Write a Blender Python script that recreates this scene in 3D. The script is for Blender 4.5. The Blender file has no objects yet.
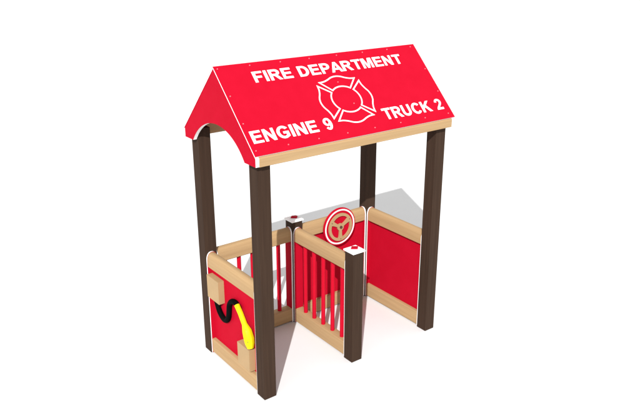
import bpy, bmesh, math
from mathutils import Vector, Matrix

# ---------------------------------------------------------------- scene basics
scene = bpy.context.scene
col = scene.collection
scene.view_settings.view_transform = 'Standard'
scene.view_settings.look = 'None'
scene.view_settings.exposure = 0.25
scene.view_settings.gamma = 1.0

# dimensions in metres (x along the ridge, y from the open front to the back)
S = 0.10            # square post
H = S / 2
L, W, XM = 1.632, 0.804, 0.819
T = 0.041           # half thickness of a rail
ZB0, ZB1 = 0.010, 0.133
ZT0, ZT1 = 0.769, 0.888
SHORT = 0.944
XR0, XR1 = -0.088, 1.731
ZR = 2.372
YE, ZE = -0.095, 1.869
ROOF_T = 0.013
SKIN = 0.003


# ---------------------------------------------------------------- materials
def new_mat(name, rough, spec=0.12):
    m = bpy.data.materials.new(name)
    m.use_nodes = True
    nt = m.node_tree
    b = nt.nodes['Principled BSDF']
    b.inputs['Roughness'].default_value = rough
    b.inputs['Specular IOR Level'].default_value = spec
    return m, nt, b


def bump(nt, b, scale, strength, dist, vec=None):
    n = nt.nodes.new('ShaderNodeTexNoise')
    n.inputs['Scale'].default_value = scale
    n.inputs['Detail'].default_value = 3
    if vec is not None:
        nt.links.new(vec, n.inputs['Vector'])
    bp = nt.nodes.new('ShaderNodeBump')
    bp.inputs['Strength'].default_value = strength
    bp.inputs['Distance'].default_value = dist
    nt.links.new(n.outputs['Fac'], bp.inputs['Height'])
    nt.links.new(bp.outputs['Normal'], b.inputs['Normal'])


def lumber(name, stops, axis, rough, spec, fine=60, bstr=0.25):
    """recycled-plastic lumber: long streaks of slightly different tone along one axis"""
    m, nt, b = new_mat(name, rough, spec)
    tc = nt.nodes.new('ShaderNodeTexCoord')
    oi = nt.nodes.new('ShaderNodeObjectInfo')
    add = nt.nodes.new('ShaderNodeVectorMath'); add.operation = 'ADD'
    sc = nt.nodes.new('ShaderNodeVectorMath'); sc.operation = 'SCALE'
    comb = nt.nodes.new('ShaderNodeCombineXYZ')
    for k in range(3):
        nt.links.new(oi.outputs['Random'], comb.inputs[k])
    nt.links.new(comb.outputs[0], sc.inputs[0]); sc.inputs['Scale'].default_value = 7.0
    nt.links.new(tc.outputs['Object'], add.inputs[0]); nt.links.new(sc.outputs[0], add.inputs[1])
    mp = nt.nodes.new('ShaderNodeMapping')
    s = [fine, fine, fine]; s[axis] = 1.6
    mp.inputs['Scale'].default_value = s
    nt.links.new(add.outputs[0], mp.inputs['Vector'])
    n = nt.nodes.new('ShaderNodeTexNoise')
    n.inputs['Scale'].default_value = 1.0; n.inputs['Detail'].default_value = 5
    n.inputs['Roughness'].default_value = 0.6
    nt.links.new(mp.outputs[0], n.inputs['Vector'])
    r = nt.nodes.new('ShaderNodeValToRGB')
    e = r.color_ramp.elements
    e[0].position = 0.3; e[0].color = (*stops[0], 1)
    e[1].position = 0.7; e[1].color = (*stops[2], 1)
    x = e.new(0.5); x.color = (*stops[1], 1)
    nt.links.new(n.outputs['Fac'], r.inputs['Fac'])
    nt.links.new(r.outputs['Color'], b.inputs['Base Color'])
    bp = nt.nodes.new('ShaderNodeBump'); bp.inputs['Strength'].default_value = bstr
    bp.inputs['Distance'].default_value = 0.0015
    nt.links.new(n.outputs['Fac'], bp.inputs['Height'])
    nt.links.new(bp.outputs['Normal'], b.inputs['Normal'])
    return m


def plain(name, c1, c2, rough, spec, scale=9.0, bscale=160, bstr=0.08):
    """moulded or routed plastic: a barely uneven tone and a fine pebble grain"""
    m, nt, b = new_mat(name, rough, spec)
    tc = nt.nodes.new('ShaderNodeTexCoord')
    n = nt.nodes.new('ShaderNodeTexNoise'); n.inputs['Scale'].default_value = scale
    n.inputs['Detail'].default_value = 4
    nt.links.new(tc.outputs['Object'], n.inputs['Vector'])
    r = nt.nodes.new('ShaderNodeValToRGB')
    r.color_ramp.elements[0].position = 0.35; r.color_ramp.elements[0].color = (*c1, 1)
    r.color_ramp.elements[1].position = 0.65; r.color_ramp.elements[1].color = (*c2, 1)
    nt.links.new(n.outputs['Fac'], r.inputs['Fac'])
    nt.links.new(r.outputs['Color'], b.inputs['Base Color'])
    bump(nt, b, bscale, bstr, 0.001, tc.outputs['Object'])
    return m


TAN = [(0.305, 0.200, 0.100), (0.335, 0.220, 0.112), (0.365, 0.245, 0.126)]
tan_x = lumber('tan_lumber_lengthwise', TAN, 0, 0.6, 0.08)
tan_y = lumber('tan_lumber_crosswise', TAN, 1, 0.6, 0.08)
tan_flat = plain('tan_plastic', (0.325, 0.220, 0.112), (0.345, 0.232, 0.118), 0.5, 0.15)
BROWN = [(0.031, 0.0185, 0.0128), (0.037, 0.0220, 0.0150), (0.044, 0.0265, 0.0178)]
brown = lumber('brown_lumber', BROWN, 2, 0.65, 0.04, fine=45, bstr=0.3)
red = plain('red_plastic', (0.368, 0.0037, 0.0162), (0.382, 0.0042, 0.0178), 0.55, 0.015)
red_rod = plain('red_coated_tube', (0.400, 0.0042, 0.0175), (0.420, 0.0048, 0.0195), 0.4, 0.05, bscale=60, bstr=0.03)
white = plain('white_plastic_core', (0.78, 0.78, 0.77), (0.84, 0.84, 0.83), 0.5, 0.15)
black = plain('black_hose_rubber', (0.002, 0.002, 0.002), (0.0035, 0.0035, 0.0035), 0.6, 0.02, bscale=120, bstr=0.2)
yellow = plain('yellow_plastic', (0.62, 0.52, 0.004), (0.66, 0.56, 0.006), 0.4, 0.12)
steel = plain('bolt_metal', (0.50, 0.11, 0.14), (0.55, 0.15, 0.17), 0.4, 0.2)
darkbolt = plain('dark_bolt_metal', (0.05, 0.03, 0.02), (0.07, 0.04, 0.03), 0.4, 0.4)
ground_m = plain('pale_floor', (0.610, 0.610, 0.610), (0.620, 0.620, 0.620), 0.9, 0.0, scale=3, bscale=40, bstr=0.02)


# ---------------------------------------------------------------- object helpers
WPOS = {}


def link(name, bm, mats, parent=None, origin=None, smooth=False):
    """bmesh in world coordinates -> one mesh object with its own origin"""
    if origin is None:
        lo = Vector((min(v.co[i] for v in bm.verts) for i in range(3)))
        hi = Vector((max(v.co[i] for v in bm.verts) for i in range(3)))
        origin = (lo + hi) / 2
    origin = Vector(origin)
    bmesh.ops.translate(bm, verts=bm.verts, vec=-origin)
    me = bpy.data.meshes.new(name)
    bm.normal_update()
    for f in bm.faces:
        f.smooth = smooth
    bm.to_mesh(me); bm.free()
    for m in (mats if isinstance(mats, (list, tuple)) else [mats]):
        me.materials.append(m)
    if smooth:
        try:
            me.set_sharp_from_angle(angle=math.radians(38))
        except AttributeError:
            pass
    o = bpy.data.objects.new(name, me)
    col.objects.link(o)
    if parent is not None:
        o.parent = parent
        o.location = origin - WPOS[parent.name]
    else:
        o.location = origin
    WPOS[o.name] = origin
    return o


def dup(src, parent, origin):
    o = src.copy()
    col.objects.link(o)
    o.parent = parent
    o.location = Vector(origin) - WPOS[parent.name]
    WPOS[o.name] = Vector(origin)
    return o


def dup_tree(src, parent, origin):
    """a part and its sub-parts"""
    o = dup(src, parent, origin)
    shift = Vector(origin) - WPOS[src.name]
    for ch in list(src.children):
        dup(ch, o, WPOS[ch.name] + shift)
    return o


def bevel(bm, w, seg=2, ang=30):
    es = [e for e in bm.edges if len(e.link_faces) == 2 and e.calc_face_angle(0) > math.radians(ang)]
    if es and w > 0:
        bmesh.ops.bevel(bm, geom=es, offset=w, segments=seg, profile=0.5, affect='EDGES', clamp_overlap=True)


def box(bm, lo, hi):
    lo, hi = Vector(lo), Vector(hi)
    vs = [bm.verts.new((x, y, z)) for x in (lo.x, hi.x) for y in (lo.y, hi.y) for z in (lo.z, hi.z)]
    q = [(0, 1, 3, 2), (4, 6, 7, 5), (0, 4, 5, 1), (2, 3, 7, 6), (0, 2, 6, 4), (1, 5, 7, 3)]
    for f in q:
        bm.faces.new([vs[i] for i in f])


def beveled_box(lo, hi, w=0.004, seg=2):
    bm = bmesh.new(); box(bm, lo, hi); bevel(bm, w, seg); return bm


def extrude_profile(bm, pts, a, b, place, cap_mat=0, side_mat=0):
    """pts: 2-D polygon; place(p, t) -> 3-D point; from t = a to t = b"""
    A = [bm.verts.new(place(p, a)) for p in pts]
    B = [bm.verts.new(place(p, b)) for p in pts]
    n = len(pts)
    fa = bm.faces.new(A); fb = bm.faces.new(list(reversed(B)))
    fa.material_index = fb.material_index = cap_mat
    for i in range(n):
        f = bm.faces.new((A[(i + 1) % n], A[i], B[i], B[(i + 1) % n]))
        f.material_index = side_mat
    bmesh.ops.recalc_face_normals(bm, faces=bm.faces)


def dome_profile(half, z0, z1, zs, n=14, ch=0.006):
    p = [(-half + ch, z0), (half - ch, z0), (half, z0 + ch), (half, zs)]
    for k in range(1, n):
        a = math.pi / 2 * k / n
        p.append((half * math.cos(a) ** 0.85, zs + (z1 - zs) * math.sin(a) ** 0.85))
    p.append((0, z1))
    q = [(-x, z) for x, z in reversed(p[4:-1])]
    return p + q + [(-half, zs), (-half, z0 + ch)]


def along_x(y):
    return lambda p, t: (t, y + p[0], p[1])


def along_y(x):
    return lambda p, t: (x + p[0], t, p[1])


def tube(path, radius, seg=16, closed=False, caps=True):
    """round tube swept along a 3-D polyline; radius may vary per point"""
    bm = bmesh.new()
    P = [Vector(p) for p in path]; n = len(P)
    rad = radius if isinstance(radius, (list, tuple)) else [radius] * n
    tang = []
    for i in range(n):
        a = P[(i - 1) % n] if (closed or i > 0) else P[i]
        b = P[(i + 1) % n] if (closed or i < n - 1) else P[i]
        tang.append((b - a).normalized())
    up = Vector((0, 0, 1))
    if abs(tang[0].dot(up)) > 0.9: up = Vector((1, 0, 0))
    nrm = (up - tang[0] * up.dot(tang[0])).normalized()
    rings = []
    for i in range(n):
        nrm = (nrm - tang[i] * nrm.dot(tang[i])).normalized()
        bi = tang[i].cross(nrm)
        rings.append([bm.verts.new(P[i] + (nrm * math.cos(2 * math.pi * k / seg) + bi * math.sin(2 * math.pi * k / seg)) * rad[i]) for k in range(seg)])
    for i in range(n if closed else n - 1):
        a, b = rings[i], rings[(i + 1) % n]
        for k in range(seg):
            bm.faces.new((a[k], a[(k + 1) % seg], b[(k + 1) % seg], b[k]))
    if caps and not closed:
        bm.faces.new(list(reversed(rings[0]))); bm.faces.new(rings[-1])
    bmesh.ops.recalc_face_normals(bm, faces=bm.faces)
    return bm


def smooth_path(pts, sub=8):
    out = []
    n = len(pts)
    P = [Vector(p) for p in pts]
    for i in range(n - 1):
        p0, p1, p2, p3 = P[max(i - 1, 0)], P[i], P[i + 1], P[min(i + 2, n - 1)]
        for k in range(sub):
            t = k / sub
            out.append(0.5 * ((2 * p1) + (p2 - p0) * t + (2 * p0 - 5 * p1 + 4 * p2 - p3) * t * t + (3 * p1 - p0 - 3 * p2 + p3) * t ** 3))
    out.append(P[-1])
    return out


# ---------------------------------------------------------------- ground
bm = bmesh.new()
bmesh.ops.create_circle(bm, cap_ends=True, segments=64, radius=420)
ground = link('ground', bm, ground_m, origin=(0, 0, 0))
ground['kind'] = 'structure'

# ---------------------------------------------------------------- the playhouse
house = bpy.data.objects.new('playhouse', None)
house.empty_display_size = 0.3
col.objects.link(house)
house.location = (L / 2, W / 2, 0)
WPOS[house.name] = Vector(house.location)
house['label'] = 'red and tan fire station playhouse with gabled roof on brown posts, standing on white ground'
house['category'] = 'playhouse'


# posts
def post_bm(x, y, top):
    return beveled_box((x - H, y - H, 0), (x + H, y + H, top), 0.005, 2)


tall = link('post', post_bm(0, 0, 1.872), brown, house)
for x, y in ((0, W), (L, 0), (L, W)):
    dup(tall, house, (x, y, 0.936))

short = link('short_post', post_bm(XM, 0, SHORT), brown, house)
bm = bmesh.new()
pr = 0.0605
box(bm, (XM - pr, -pr, SHORT), (XM + pr, pr, SHORT + 0.009))
top = max(bm.faces, key=lambda f: f.calc_center_median().z)
r = bmesh.ops.inset_individual(bm, faces=[top], thickness=0.012)
bmesh.ops.translate(bm, verts=top.verts, vec=(0, 0, 0.003))
bevel(bm, 0.0015, 1, 40)
link('post_cap', bm, white, short)
bm = bmesh.new()
ca, sa = math.cos(-0.642), math.sin(-0.642)
zc = SHORT + 0.012
prof = [(-0.026, -0.022), (0.026, -0.022), (0.031, 0.022), (-0.019, 0.022)]
extrude_profile(bm, prof, zc, zc + 0.008, lambda p, t: (XM + 0.012 + p[0] * ca - p[1] * sa, 0.018 + p[0] * sa + p[1] * ca, t))
bevel(bm, 0.001, 1, 40)
link('cap_badge', bm, red, short)
dup_tree(short, house, (XM, W, SHORT / 2))

# rails, plates and panels -----------------------------------------------------
TOP_PROF = dome_profile(T, ZT0, ZT1, 0.822)
BOT_PROF = [(-T + .006, ZB0), (T - .006, ZB0), (T, ZB0 + .006), (T, ZB1 - .007), (T - .002, ZB1 - .002), (T - .007, ZB1),
            (-T + .007, ZB1), (-T + .002, ZB1 - .002), (-T, ZB1 - .007), (-T, ZB0 + .006)]
PLATE_PROF = dome_profile(0.0440, 0.005, ZT1 + 0.0035, 0.820, n=10, ch=0.002)
PT = 0.012


def rail(bm, prof, place, a, b):
    extrude_profile(bm, prof, a, b, place)


def end_plate(place, a, b, parent):
    bm = bmesh.new()
    extrude_profile(bm, PLATE_PROF, a, b, place, cap_mat=0, side_mat=1)
    return link('end_plate', bm, [red, white], parent)


def span_plates(place, a, b, parent):
    end_plate(place, a, a + PT, parent)
    end_plate(place, b - PT, b, parent)


def solid_panel(name, axis, fixed, a, b, label=None, near_plate=True):
    place = along_x(fixed) if axis == 0 else along_y(fixed)
    tan = tan_x if axis == 0 else tan_y
    a1 = a + PT if near_plate else a + 0.001
    bm = bmesh.new()
    extrude_profile(bm, [(-.010, ZB1 - .02), (.010, ZB1 - .02), (.010, ZT0 + .02), (-.010, ZT0 + .02)], a1, b - PT, place)
    o = link(name, bm, red, house)
    if label: o['label'] = label
    for prof in (TOP_PROF, BOT_PROF):
        bm = bmesh.new(); rail(bm, prof, place, a1, b - PT)
        link('rail', bm, tan, o, smooth=True)
    if near_plate:
        end_plate(place, a, a + PT, o)
    end_plate(place, b - PT, b, o)
    return o


def picket_railing(axis, fixed, a, b, centers, label=None):
    place = along_x(fixed) if axis == 0 else along_y(fixed)
    tan = tan_x if axis == 0 else tan_y
    o = bpy.data.objects.new('picket_railing', None)
    o.empty_display_size = 0.1
    col.objects.link(o)
    base = Vector(place((0, ZB0), (a + b) / 2))
    o.parent = house; o.location = base - WPOS[house.name]; WPOS[o.name] = base
    for prof in (TOP_PROF, BOT_PROF):
        bm = bmesh.new(); rail(bm, prof, place, a + PT, b - PT)
        link('rail', bm, tan, o, smooth=True)
    if label: o['label'] = label
    first = None
    for c in centers:
        p = Vector(place((0, 0), c)); p.z = (ZB1 + ZT0) / 2
        if first is None:
            a0 = Vector((p.x, p.y, ZB1 - .02)); b0 = Vector((p.x, p.y, ZT0 + .02))
            first = link('picket', tube([a0, b0], 0.0175, 24), red_rod, o, origin=p, smooth=True)
        else:
            dup(first, o, p)
    span_plates(place, a, b, o)
    return o


hose_panel = solid_panel('side_panel', 1, 0, H, W - H, 'red end panel carrying tan blocks, a black hose and a yellow nozzle')
solid_panel('side_panel', 0, W, XM + H, L - H, 'red back panel behind the steering wheel', near_plate=False)
solid_panel('side_panel', 1, L, H, W - H, 'plain red panel at the far end')
picket_railing(0, W, H, XM - H, [0.145, 0.272, 0.400, 0.527, 0.654], 'back railing of red pickets between tan rails')
picket_railing(1, XM, H, W - H, [0.642, 0.518, 0.392, 0.266, 0.141], 'cross railing of red pickets between the short posts')

# hose panel fittings
link('panel_block', beveled_box((-0.060, .556, .526), (-0.010, .735, .716), 0.0015, 1), tan_flat, hose_panel)
link('panel_block', beveled_box((-0.063, .128, .150), (-0.010, .296, .333), 0.0015, 1), tan_flat, hose_panel)
hp = [(.655, .535), (.640, .490), (.613, .440), (.572, .407), (.530, .397), (.492, .415), (.468, .458), (.458, .510), (.448, .560), (.424, .597),
      (.390, .618), (.352, .622), (.318, .606), (.300, .590)]
path = smooth_path([(-0.030, y, z) for y, z in hp], 6)
hose = link('fire_hose', tube(path, 0.0210, 18), black, hose_panel, smooth=True)

ax = [(.303, .634), (.252, .584), (.190, .524), (.160, .484), (.136, .432), (.128, .398), (.118, .358)]
nx = -0.048
rad = [0.0215, 0.0212, 0.0215, 0.0370, 0.0410, 0.0385, 0.026]
bm = tube([(nx + (0.0 if i < 2 else -0.006), y, z) for i, (y, z) in enumerate(ax)], rad, 8)
bevel(bm, 0.003, 2, 22)
noz = link('hose_nozzle', bm, yellow, hose_panel, smooth=True)
# two small screws in the nozzle's bulge
face = Vector((-0.70, -0.62, 0.35)).normalized()
for y, z, r in ((.166, .496, .0285), (.130, .410, .0388)):
    c = Vector((nx - .006, y, z))
    bm = tube([c + face * (r - .006), c + face * (r + .002)], 0.0038, 10)
    link('screw', bm, darkbolt, hose_panel)

# ---------------------------------------------------------------- steering wheel
WC = Vector((1.267, 0.0, 0.790))
YW = W - T - 0.002       # face of the rail


def disc_pts(r, n=96):
    return [(WC.x + r * math.cos(2 * math.pi * k / n), WC.z + r * math.sin(2 * math.pi * k / n)) for k in range(n)]


def xz(p, t):
    return (p[0], t, p[1])


def ring_bm(r0, r1, y0, y1, n=96):
    bm = bmesh.new()
    def rg(r, y): return [bm.verts.new((WC.x + r * math.cos(2 * math.pi * k / n), y, WC.z + r * math.sin(2 * math.pi * k / n))) for k in range(n)]
    A, B, C, D = rg(r0, y0), rg(r1, y0), rg(r1, y1), rg(r0, y1)
    for a, b in ((A, B), (B, C), (C, D), (D, A)):
        for k in range(n):
            bm.faces.new((a[k], a[(k + 1) % n], b[(k + 1) % n], b[k]))
    bmesh.ops.recalc_face_normals(bm, faces=bm.faces)
    return bm


# tan wheel: an outer rim, three broad spokes and a hub, routed from one board
def wheel_outline():
    """the outer circle and three kidney-shaped holes"""
    holes = []
    ro, ri, hub = 0.128, 0.103, 0.034
    for c in (90, 210, 330):
        pts = []
        half_o, half_i = math.radians(50), math.radians(40)
        c = math.radians(c)
        for k in range(15):
            a = c - half_o + 2 * half_o * k / 14
            pts.append((ri * math.cos(a), ri * math.sin(a)))
        for k in range(9):
            a = c + half_i - 2 * half_i * k / 8
            pts.append((hub * math.cos(a), hub * math.sin(a)))
        # round the corners
        for _ in range(2):
            q = []
            for i in range(len(pts)):
                x0, y0 = pts[i]; x1, y1 = pts[(i + 1) % len(pts)]
                q += [(0.75 * x0 + .25 * x1, .75 * y0 + .25 * y1), (.25 * x0 + .75 * x1, .25 * y0 + .75 * y1)]
            pts = q
        holes.append(pts)
    outer = [(ro * math.cos(2 * math.pi * k / 96), ro * math.sin(2 * math.pi * k / 96)) for k in range(96)]
    return outer, holes


def filled_board(loops, y0, y1, cap_mat=0, side_mat=0):
    """board between y0 and y1 with holes; loops in (x, z)"""
    bm = bmesh.new()
    edges = []
    for lp in loops:
        vs = [bm.verts.new((x, y0, z)) for x, z in lp]
        for i in range(len(vs)):
            edges.append(bm.edges.new((vs[i], vs[(i + 1) % len(vs)])))
    bmesh.ops.triangle_fill(bm, use_beauty=True, use_dissolve=False, edges=edges)
    front = list(bm.faces)
    r = bmesh.ops.extrude_face_region(bm, geom=front)
    nv = [g for g in r['geom'] if isinstance(g, bmesh.types.BMVert)]
    bmesh.ops.translate(bm, verts=nv, vec=(0, y1 - y0, 0))
    bmesh.ops.recalc_face_normals(bm, faces=bm.faces)
    for f in bm.faces:
        f.material_index = cap_mat if abs(f.normal.y) > 0.7 else side_mat
    return bm


outer, holes = wheel_outline()
shift = lambda lp: [(x + WC.x, z + WC.z) for x, z in lp]
bm = filled_board([shift(outer)] + [shift(h) for h in holes], YW - 0.0325, YW - 0.0185)
wheel = link('steering_wheel', bm, tan_flat, house)
bm = bmesh.new()
extrude_profile(bm, disc_pts(0.174), YW - 0.018, YW, xz)
bevel(bm, 0.002, 2, 40)
link('backing_disc', bm, red, wheel)
link('trim_ring', ring_bm(0.150, 0.1625, YW - 0.0205, YW - 0.0175), white, wheel)
bm = bmesh.new()
extrude_profile(bm, disc_pts(0.013, 24), YW - 0.040, YW - 0.030, xz)
link('hub_bolt', bm, darkbolt, wheel)
for c in (30, 150, 270):
    c = math.radians(c)
    bm = bmesh.new()
    p = [(WC.x + 0.112 * math.cos(c) + .004 * math.cos(k * math.pi / 6), WC.z + 0.112 * math.sin(c) + .004 * math.sin(k * math.pi / 6)) for k in range(12)]
    extrude_profile(bm, p, YW - 0.0345, YW - 0.031, xz)
    link('screw', bm, darkbolt, wheel)

# ---------------------------------------------------------------- roof
YC = W / 2
SV = Vector((0, YC - YE, ZR - ZE)); SLOPE = SV.length; SV.normalize()     # up the front slope
RN = Vector((1, 0, 0)).cross(SV)                                           # outward normal (front)
O_F = Vector((0, YE, ZE))


def on_roof(u, v, h=0.0):
    return O_F + Vector((u, 0, 0)) + SV * v + RN * h


def mirror_y(p):
    return Vector((p[0], 2 * YC - p[1], p[2]))


def roof_panel(back):
    bm = bmesh.new()
    # one board: red skin, white core, red skin
    def layer(d):
        return [Vector((YE + d * SV.z, ZE - d * SV.y)), Vector((YC, ZR - d / SV.y))]
    ds = [0, SKIN, ROOF_T - SKIN, ROOF_T]
    rows = []
    for d in ds:
        a, b = layer(d)
        if back:
            a, b = Vector((2 * YC - a.x, a.y)), Vector((2 * YC - b.x, b.y))
        rows.append([bm.verts.new(q) for q in ((XR0, a.x, a.y), (XR1, a.x, a.y), (XR1, b.x, b.y), (XR0, b.x, b.y))])
    bm.faces.new(rows[0]); bm.faces.new(rows[-1])
    for k in range(3):
        for i in range(4):
            j = (i + 1) % 4
            f = bm.faces.new((rows[k][i], rows[k][j], rows[k + 1][j], rows[k + 1][i]))
            f.material_index = 1 if k == 1 else 0
    bmesh.ops.recalc_face_normals(bm, faces=bm.faces)
    return bm


front_roof = link('roof_panel', roof_panel(False), [red, white], house)
front_roof['label'] = 'front roof slope with white fire department lettering'
back_roof = link('roof_panel', roof_panel(True), [red, white], house)

# gable boards
GT = 0.027


def gable_bm(x0):
    zb = 1.796
    inset = 0.0005
    under = lambda y: ZE + (ZR - ZE) * (1 - abs(y - YC) / (YC - YE)) - ROOF_T / SV.y - inset
    pts = []
    yb0, yb1 = YE + 0.002, 2 * YC - YE - 0.016
    a0 = YC - 0.358; a1 = YC + 0.358
    sag = 0.186; R = (0.358 ** 2 + sag ** 2) / (2 * sag); zc = zb + sag - R
    pts.append((yb0, zb)); 
    n = 40
    am = math.asin(0.358 / R)
    for k in range(n + 1):
        a = -am + 2 * am * k / n
        pts.append((YC + R * math.sin(a), zc + R * math.cos(a)))
    pts += [(yb1, zb), (yb1, under(yb1)), (YC, under(YC)), (yb0, under(yb0))]
    bm = bmesh.new()
    extrude_profile(bm, pts, x0, x0 + GT, lambda p, t: (t, p[0], p[1]), cap_mat=0, side_mat=1)
    return bm


link('gable_board', gable_bm(XR0 + 0.002), [red, white], house)
link('gable_board', gable_bm(XR1 - 0.002 - GT), [red, white], house)


# eave beams
def beam_bm(back):
    x0, x1 = XR0 + 0.003 + GT, XR1 - 0.003 - GT
    und = lambda y: ZE + (y - YE) * (ZR - ZE) / (YC - YE) - ROOF_T / SV.y - 0.001
    pts = [(YE - 0.001, 1.793), (-H - 0.001, 1.793), (-H - 0.001, und(-H)), (YE - 0.001, und(YE))]
    if back:
        pts = [(2 * YC - y, z) for y, z in pts]
    bm = bmesh.new()
    extrude_profile(bm, pts, x0, x1, lambda p, t: (t, p[0], p[1]))
    bevel(bm, 0.002, 1, 30)
    return bm


link('eave_beam', beam_bm(False), tan_x, house)
link('eave_beam', beam_bm(True), tan_x, house)


# lettering --------------------------------------------------------------------
# bold grotesque capitals, drawn as polygons on a cap height of 1
def arc(cx, cy, rx, ry, a0, a1, n=14):
    return [(cx + rx * math.cos(math.radians(a0 + (a1 - a0) * k / n)), cy + ry * math.sin(math.radians(a0 + (a1 - a0) * k / n))) for k in range(n + 1)]


B = 0.205     # stem
GLYPHS = {
    'F': (0.80, [[(0, 0), (B, 0), (B, .40), (.62, .40), (.62, .57), (B, .57), (B, .83), (.71, .83), (.71, 1), (0, 1)]]),
    'I': (0.305, [[(0, 0), (B, 0), (B, 1), (0, 1)]]),
    'E': (0.86, [[(0, 0), (.76, 0), (.76, .17), (B, .17), (B, .43), (.70, .43), (.70, .60), (B, .60), (B, .83), (.74, .83), (.74, 1), (0, 1)]]),
    'T': (0.825, [[(.285, 0), (.485, 0), (.485, .83), (.77, .83), (.77, 1), (0, 1), (0, .83), (.285, .83)]]),
    'N': (0.93, [[(0, 0), (.19, 0), (.19, .66), (.60, 0), (.81, 0), (.81, 1), (.62, 1), (.62, .35), (.20, 1), (0, 1)]]),
    'M': (1.08, [[(0, 0), (.185, 0), (.185, .78), (.385, 0), (.575, 0), (.775, .78), (.775, 0), (.96, 0), (.96, 1), (.66, 1), (.48, .32), (.30, 1), (0, 1)]]),
    'A': (0.98, [[(0, 0), (.215, 0), (.295, .225), (.685, .225), (.77, 0), (.99, 0), (.60, 1), (.385, 1)], [(.355, .39), (.49, .765), (.62, .39)]]),
    'K': (0.95, [[(0, 0), (B, 0), (B, .31), (.36, .47), (.66, 0), (.92, 0), (.50, .62), (.89, 1), (.62, 1), (B, .57), (B, 1), (0, 1)]]),
    'D': (0.93, [[(0, 0), (.36, 0)] + arc(.36, .5, .47, .5, -90, 90, 22)[1:] + [(0, 1)], [(B, .17), (B, .83), (.34, .83)] + arc(.34, .5, .275, .33, 90, -90, 18)[1:]]),
    'P': (0.76, [[(0, 0), (B, 0), (B, .37), (.42, .37)] + arc(.42, .685, .34, .315, -90, 90, 18)[1:] + [(0, 1)], [(B, .54), (B, .83), (.40, .83)] + arc(.40, .685, .15, .145, 90, -90, 12)[1:]]),
    'R': (0.93, [[(0, 0), (B, 0), (B, .415), (.29, .415), (.38, .385), (.645, 0), (.89, 0), (.66, .34), (.585, .425)] + arc(.47, .71, .33, .29, -55, 90, 16) + [(0, 1)],
                 [(B, .57), (B, .83), (.45, .83)] + arc(.45, .70, .14, .13, 90, -90, 12)[1:]]),
    'U': (0.92, [arc(.405, .375, .405, .39, 180, 360, 24) + [(.81, 1), (.605, 1)] + arc(.405, .37, .20, .205, 360, 180, 18) + [(.205, 1), (0, 1)]]),
    'C': (0.93, [arc(.45, .5, .45, .515, 38, 322, 34) + arc(.45, .5, .245, .345, 318, 42, 28)]),
    'G': (1.0, [arc(.48, .5, .48, .515, 36, 300, 32) + [(.88, .13), (.88, .54), (.47, .54), (.47, .37), (.675, .37), (.675, .235)] + arc(.48, .5, .27, .345, 303, 42, 26)]),
    '9': (0.70, [arc(.34, .5, .34, .515, -140, 50, 26) + arc(.335, .675, .335, .34, 52, 295, 28) + [(.49, .43)] + arc(.34, .50, .15, .345, -8, -118, 14)[2:-1] + [(.225, .235)],
                 arc(.325, .67, .14, .18, 0, 360, 20)[:-1]]),
    '2': (0.70, [[(0, 0), (.66, 0), (.66, .18), (.285, .18), (.33, .245), (.53, .43), (.625, .56)] + arc(.335, .705, .325, .31, -12, 172, 20)
                 + [(.205, .695)] + arc(.335, .715, .13, .135, 165, -10, 12) + [(.44, .60), (.34, .475), (.08, .215), (.02, .10)]]),
}


FAT = 0.008
GAP = 0.055


def heavier(lp, d):
    """move a closed outline outwards by d (inwards if negative)"""
    lp = [p for i, p in enumerate(lp) if (Vector(p) - Vector(lp[i - 1])).length > 1e-4]
    n = len(lp)
    area = sum(lp[i - 1][0] * lp[i][1] - lp[i][0] * lp[i - 1][1] for i in range(n))
    sg = 1 if area > 0 else -1
    out = []
    for i in range(n):
        p0, p1, p2 = Vector(lp[i - 1]), Vector(lp[i]), Vector(lp[(i + 1) % n])
        d1 = (p1 - p0).normalized(); d2 = (p2 - p1).normalized()
        m = Vector((d1.y, -d1.x)) + Vector((d2.y, -d2.x))
        m = m / max(m.length_squared / 2, 0.6)
        out.append(tuple(p1 + m * d * sg))
    return out


def word_bm(body, u0, u1, v0, v1, h=0.0012):
    """one word in raised white letters, scaled to the given rectangle of the roof"""
    bm = bmesh.new()
    adv = [GLYPHS[c][0] + GAP for c in body]
    last = max(p[0] for p in GLYPHS[body[-1]][1][0])
    total = sum(adv[:-1]) + last
    x = 0.0
    for ch, a in zip(body, adv):
        edges = []
        for k, lp in enumerate(GLYPHS[ch][1]):
            lp = heavier(lp, -FAT if k else FAT)
            vs = [bm.verts.new((x + px, (py + FAT) / (1 + 2 * FAT), 0)) for px, py in lp]
            edges += [bm.edges.new((vs[i], vs[(i + 1) % len(vs)])) for i in range(len(vs))]
        bmesh.ops.triangle_fill(bm, use_beauty=True, use_dissolve=False, edges=edges, normal=(0, 0, 1))
        x += a
    r = bmesh.ops.extrude_face_region(bm, geom=list(bm.faces))
    up = {g for g in r['geom'] if isinstance(g, bmesh.types.BMVert)}
    for v in bm.verts:
        v.co = on_roof(u0 + v.co.x / total * (u1 - u0), v0 + v.co.y * (v1 - v0), h if v in up else -0.001)
    bmesh.ops.recalc_face_normals(bm, faces=bm.faces)
    return bm


for wd in (('FIRE', 0.171, 0.482, 0.541, 0.629), ('DEPARTMENT', 0.541, 1.520, 0.540, 0.628),
           ('ENGINE', -0.052, 0.470, 0.091, 0.184), ('9', 0.531, 0.597, 0.091, 0.184),
           ('TRUCK', 1.070, 1.548, 0.085, 0.180), ('2', 1.604, 1.670, 0.085, 0.180)):
    o = link('lettering', word_bm(*wd), white, front_roof)
    o['label'] = ('white word ' if len(wd[0]) > 1 else 'white number ') + wd[0]


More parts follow.
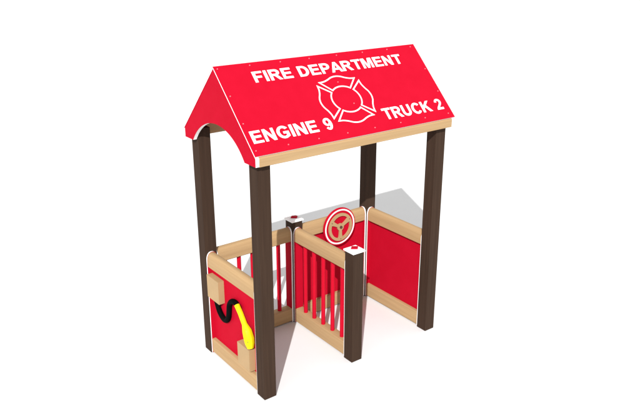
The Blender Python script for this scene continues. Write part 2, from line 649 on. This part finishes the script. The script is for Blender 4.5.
# four-armed cross emblem, drawn as white outlines ------------------------------
def outline_bm(pts, wd, h=0.0012):
    """closed ribbon of width wd along a polygon, in roof coordinates"""
    n = len(pts)
    bm = bmesh.new()
    ins, outs = [], []
    for i in range(n):
        p0, p1, p2 = Vector(pts[i - 1]), Vector(pts[i]), Vector(pts[(i + 1) % n])
        d1 = (p1 - p0).normalized(); d2 = (p2 - p1).normalized()
        n1 = Vector((-d1.y, d1.x)); n2 = Vector((-d2.y, d2.x))
        m = (n1 + n2)
        m = m / max(m.length_squared / 2, 0.35)
        ins.append(p1 + m * wd / 2); outs.append(p1 - m * wd / 2)
    lay = []
    for hh in (h, -0.001):
        lay.append(([bm.verts.new(on_roof(p.x, p.y, hh)) for p in ins], [bm.verts.new(on_roof(p.x, p.y, hh)) for p in outs]))
    (a, b), (c, d) = lay
    for i in range(n):
        j = (i + 1) % n
        bm.faces.new((a[i], a[j], b[j], b[i])); bm.faces.new((c[i], d[i], d[j], c[j]))
        bm.faces.new((a[i], c[i], c[j], a[j])); bm.faces.new((b[i], b[j], d[j], d[i]))
    bmesh.ops.recalc_face_normals(bm, faces=bm.faces)
    return bm


arm = []
top_edge = [(-0.137, 0.163), (-0.104, 0.166), (-0.070, 0.177), (-0.036, 0.193), (0.0, 0.199), (0.036, 0.193), (0.070, 0.177), (0.104, 0.166), (0.137, 0.163)]
sm = smooth_path([(x, y, 0) for x, y in top_edge], 4)
arm += [(p.x, p.y) for p in reversed(sm)]
ra = 0.110
for k in range(13):
    a = math.radians(129 - k * 78 / 12)
    arm.append((ra * math.cos(a), ra * math.sin(a)))
emb = None
CX, CV = 0.824, 0.3075
for k in range(4):
    c, s = math.cos(k * math.pi / 2), math.sin(k * math.pi / 2)
    b = outline_bm([(CX + 1.16 * (x * c - y * s), CV + x * s + y * c) for x, y in arm], 0.0103)
    if emb is None:
        emb = b
    else:
        me = bpy.data.meshes.new('tmp_emblem'); b.to_mesh(me); b.free()
        emb.from_mesh(me); bpy.data.meshes.remove(me)
o = link('cross_emblem', emb, white, front_roof)
o['label'] = 'white outline of a four-armed fire service cross'

# bolts round the edge of the front slope
spots = [(-0.064 + k * 0.2495, 0.683) for k in range(8)] + [(-0.064 + k * 0.2495 * 7 / 7, 0.040) for k in range(8)]
spots += [(-0.064, 0.463), (-0.064, 0.247), (1.706, 0.463), (1.706, 0.247), (0.824, 0.455), (0.865, 0.262)]
first = None
for u, v in spots:
    p = on_roof(u, v, 0.001)
    if first is None:
        bm = tube([on_roof(u, v, -0.001), on_roof(u, v, 0.003), on_roof(u, v, 0.005)], [0.0048, 0.0048, 0.003], 12)
        first = link('bolt', bm, steel, front_roof, origin=p)
    else:
        dup(first, front_roof, p)

# ---------------------------------------------------------------- light
w = bpy.data.worlds.new('World')
scene.world = w
w.use_nodes = True
bg = w.node_tree.nodes['Background']
bg.inputs['Color'].default_value = (1.0, 1.0, 1.0, 1)
bg.inputs['Strength'].default_value = 0.845

sun = bpy.data.lights.new('sun', 'SUN')
sun.energy = 5.0
sun.angle = math.radians(0.5)
sun.color = (1.0, 0.99, 0.98)
so = bpy.data.objects.new('sun', sun); col.objects.link(so)
az, el = math.radians(47.0), math.radians(35.2)
d = Vector((math.cos(az) * math.cos(el), math.sin(az) * math.cos(el), -math.sin(el)))
so.rotation_euler = d.to_track_quat('-Z', 'Y').to_euler()
so.location = (-3, -3, 5)

# ---------------------------------------------------------------- camera
cam = bpy.data.cameras.new('camera')
co = bpy.data.objects.new('camera', cam); col.objects.link(co)
cam.sensor_width = 36.0
cam.lens = 707.107 / 640 * 36
cam.shift_x = (320 - 319.657) / 640
cam.shift_y = (204.361 - 203.125) / 640
cam.clip_end = 2000
RX = Vector((0.800646, -0.599135, -0.001517))
UP = Vector((0.209384, 0.277434, 0.93765))
FW = Vector((0.561359, 0.751044, -0.347576))
M = Matrix((RX, UP, -FW)).transposed().to_4x4()
M.translation = Vector((-2.32999, -3.77311, 3.13994))
co.matrix_world = M
scene.camera = co
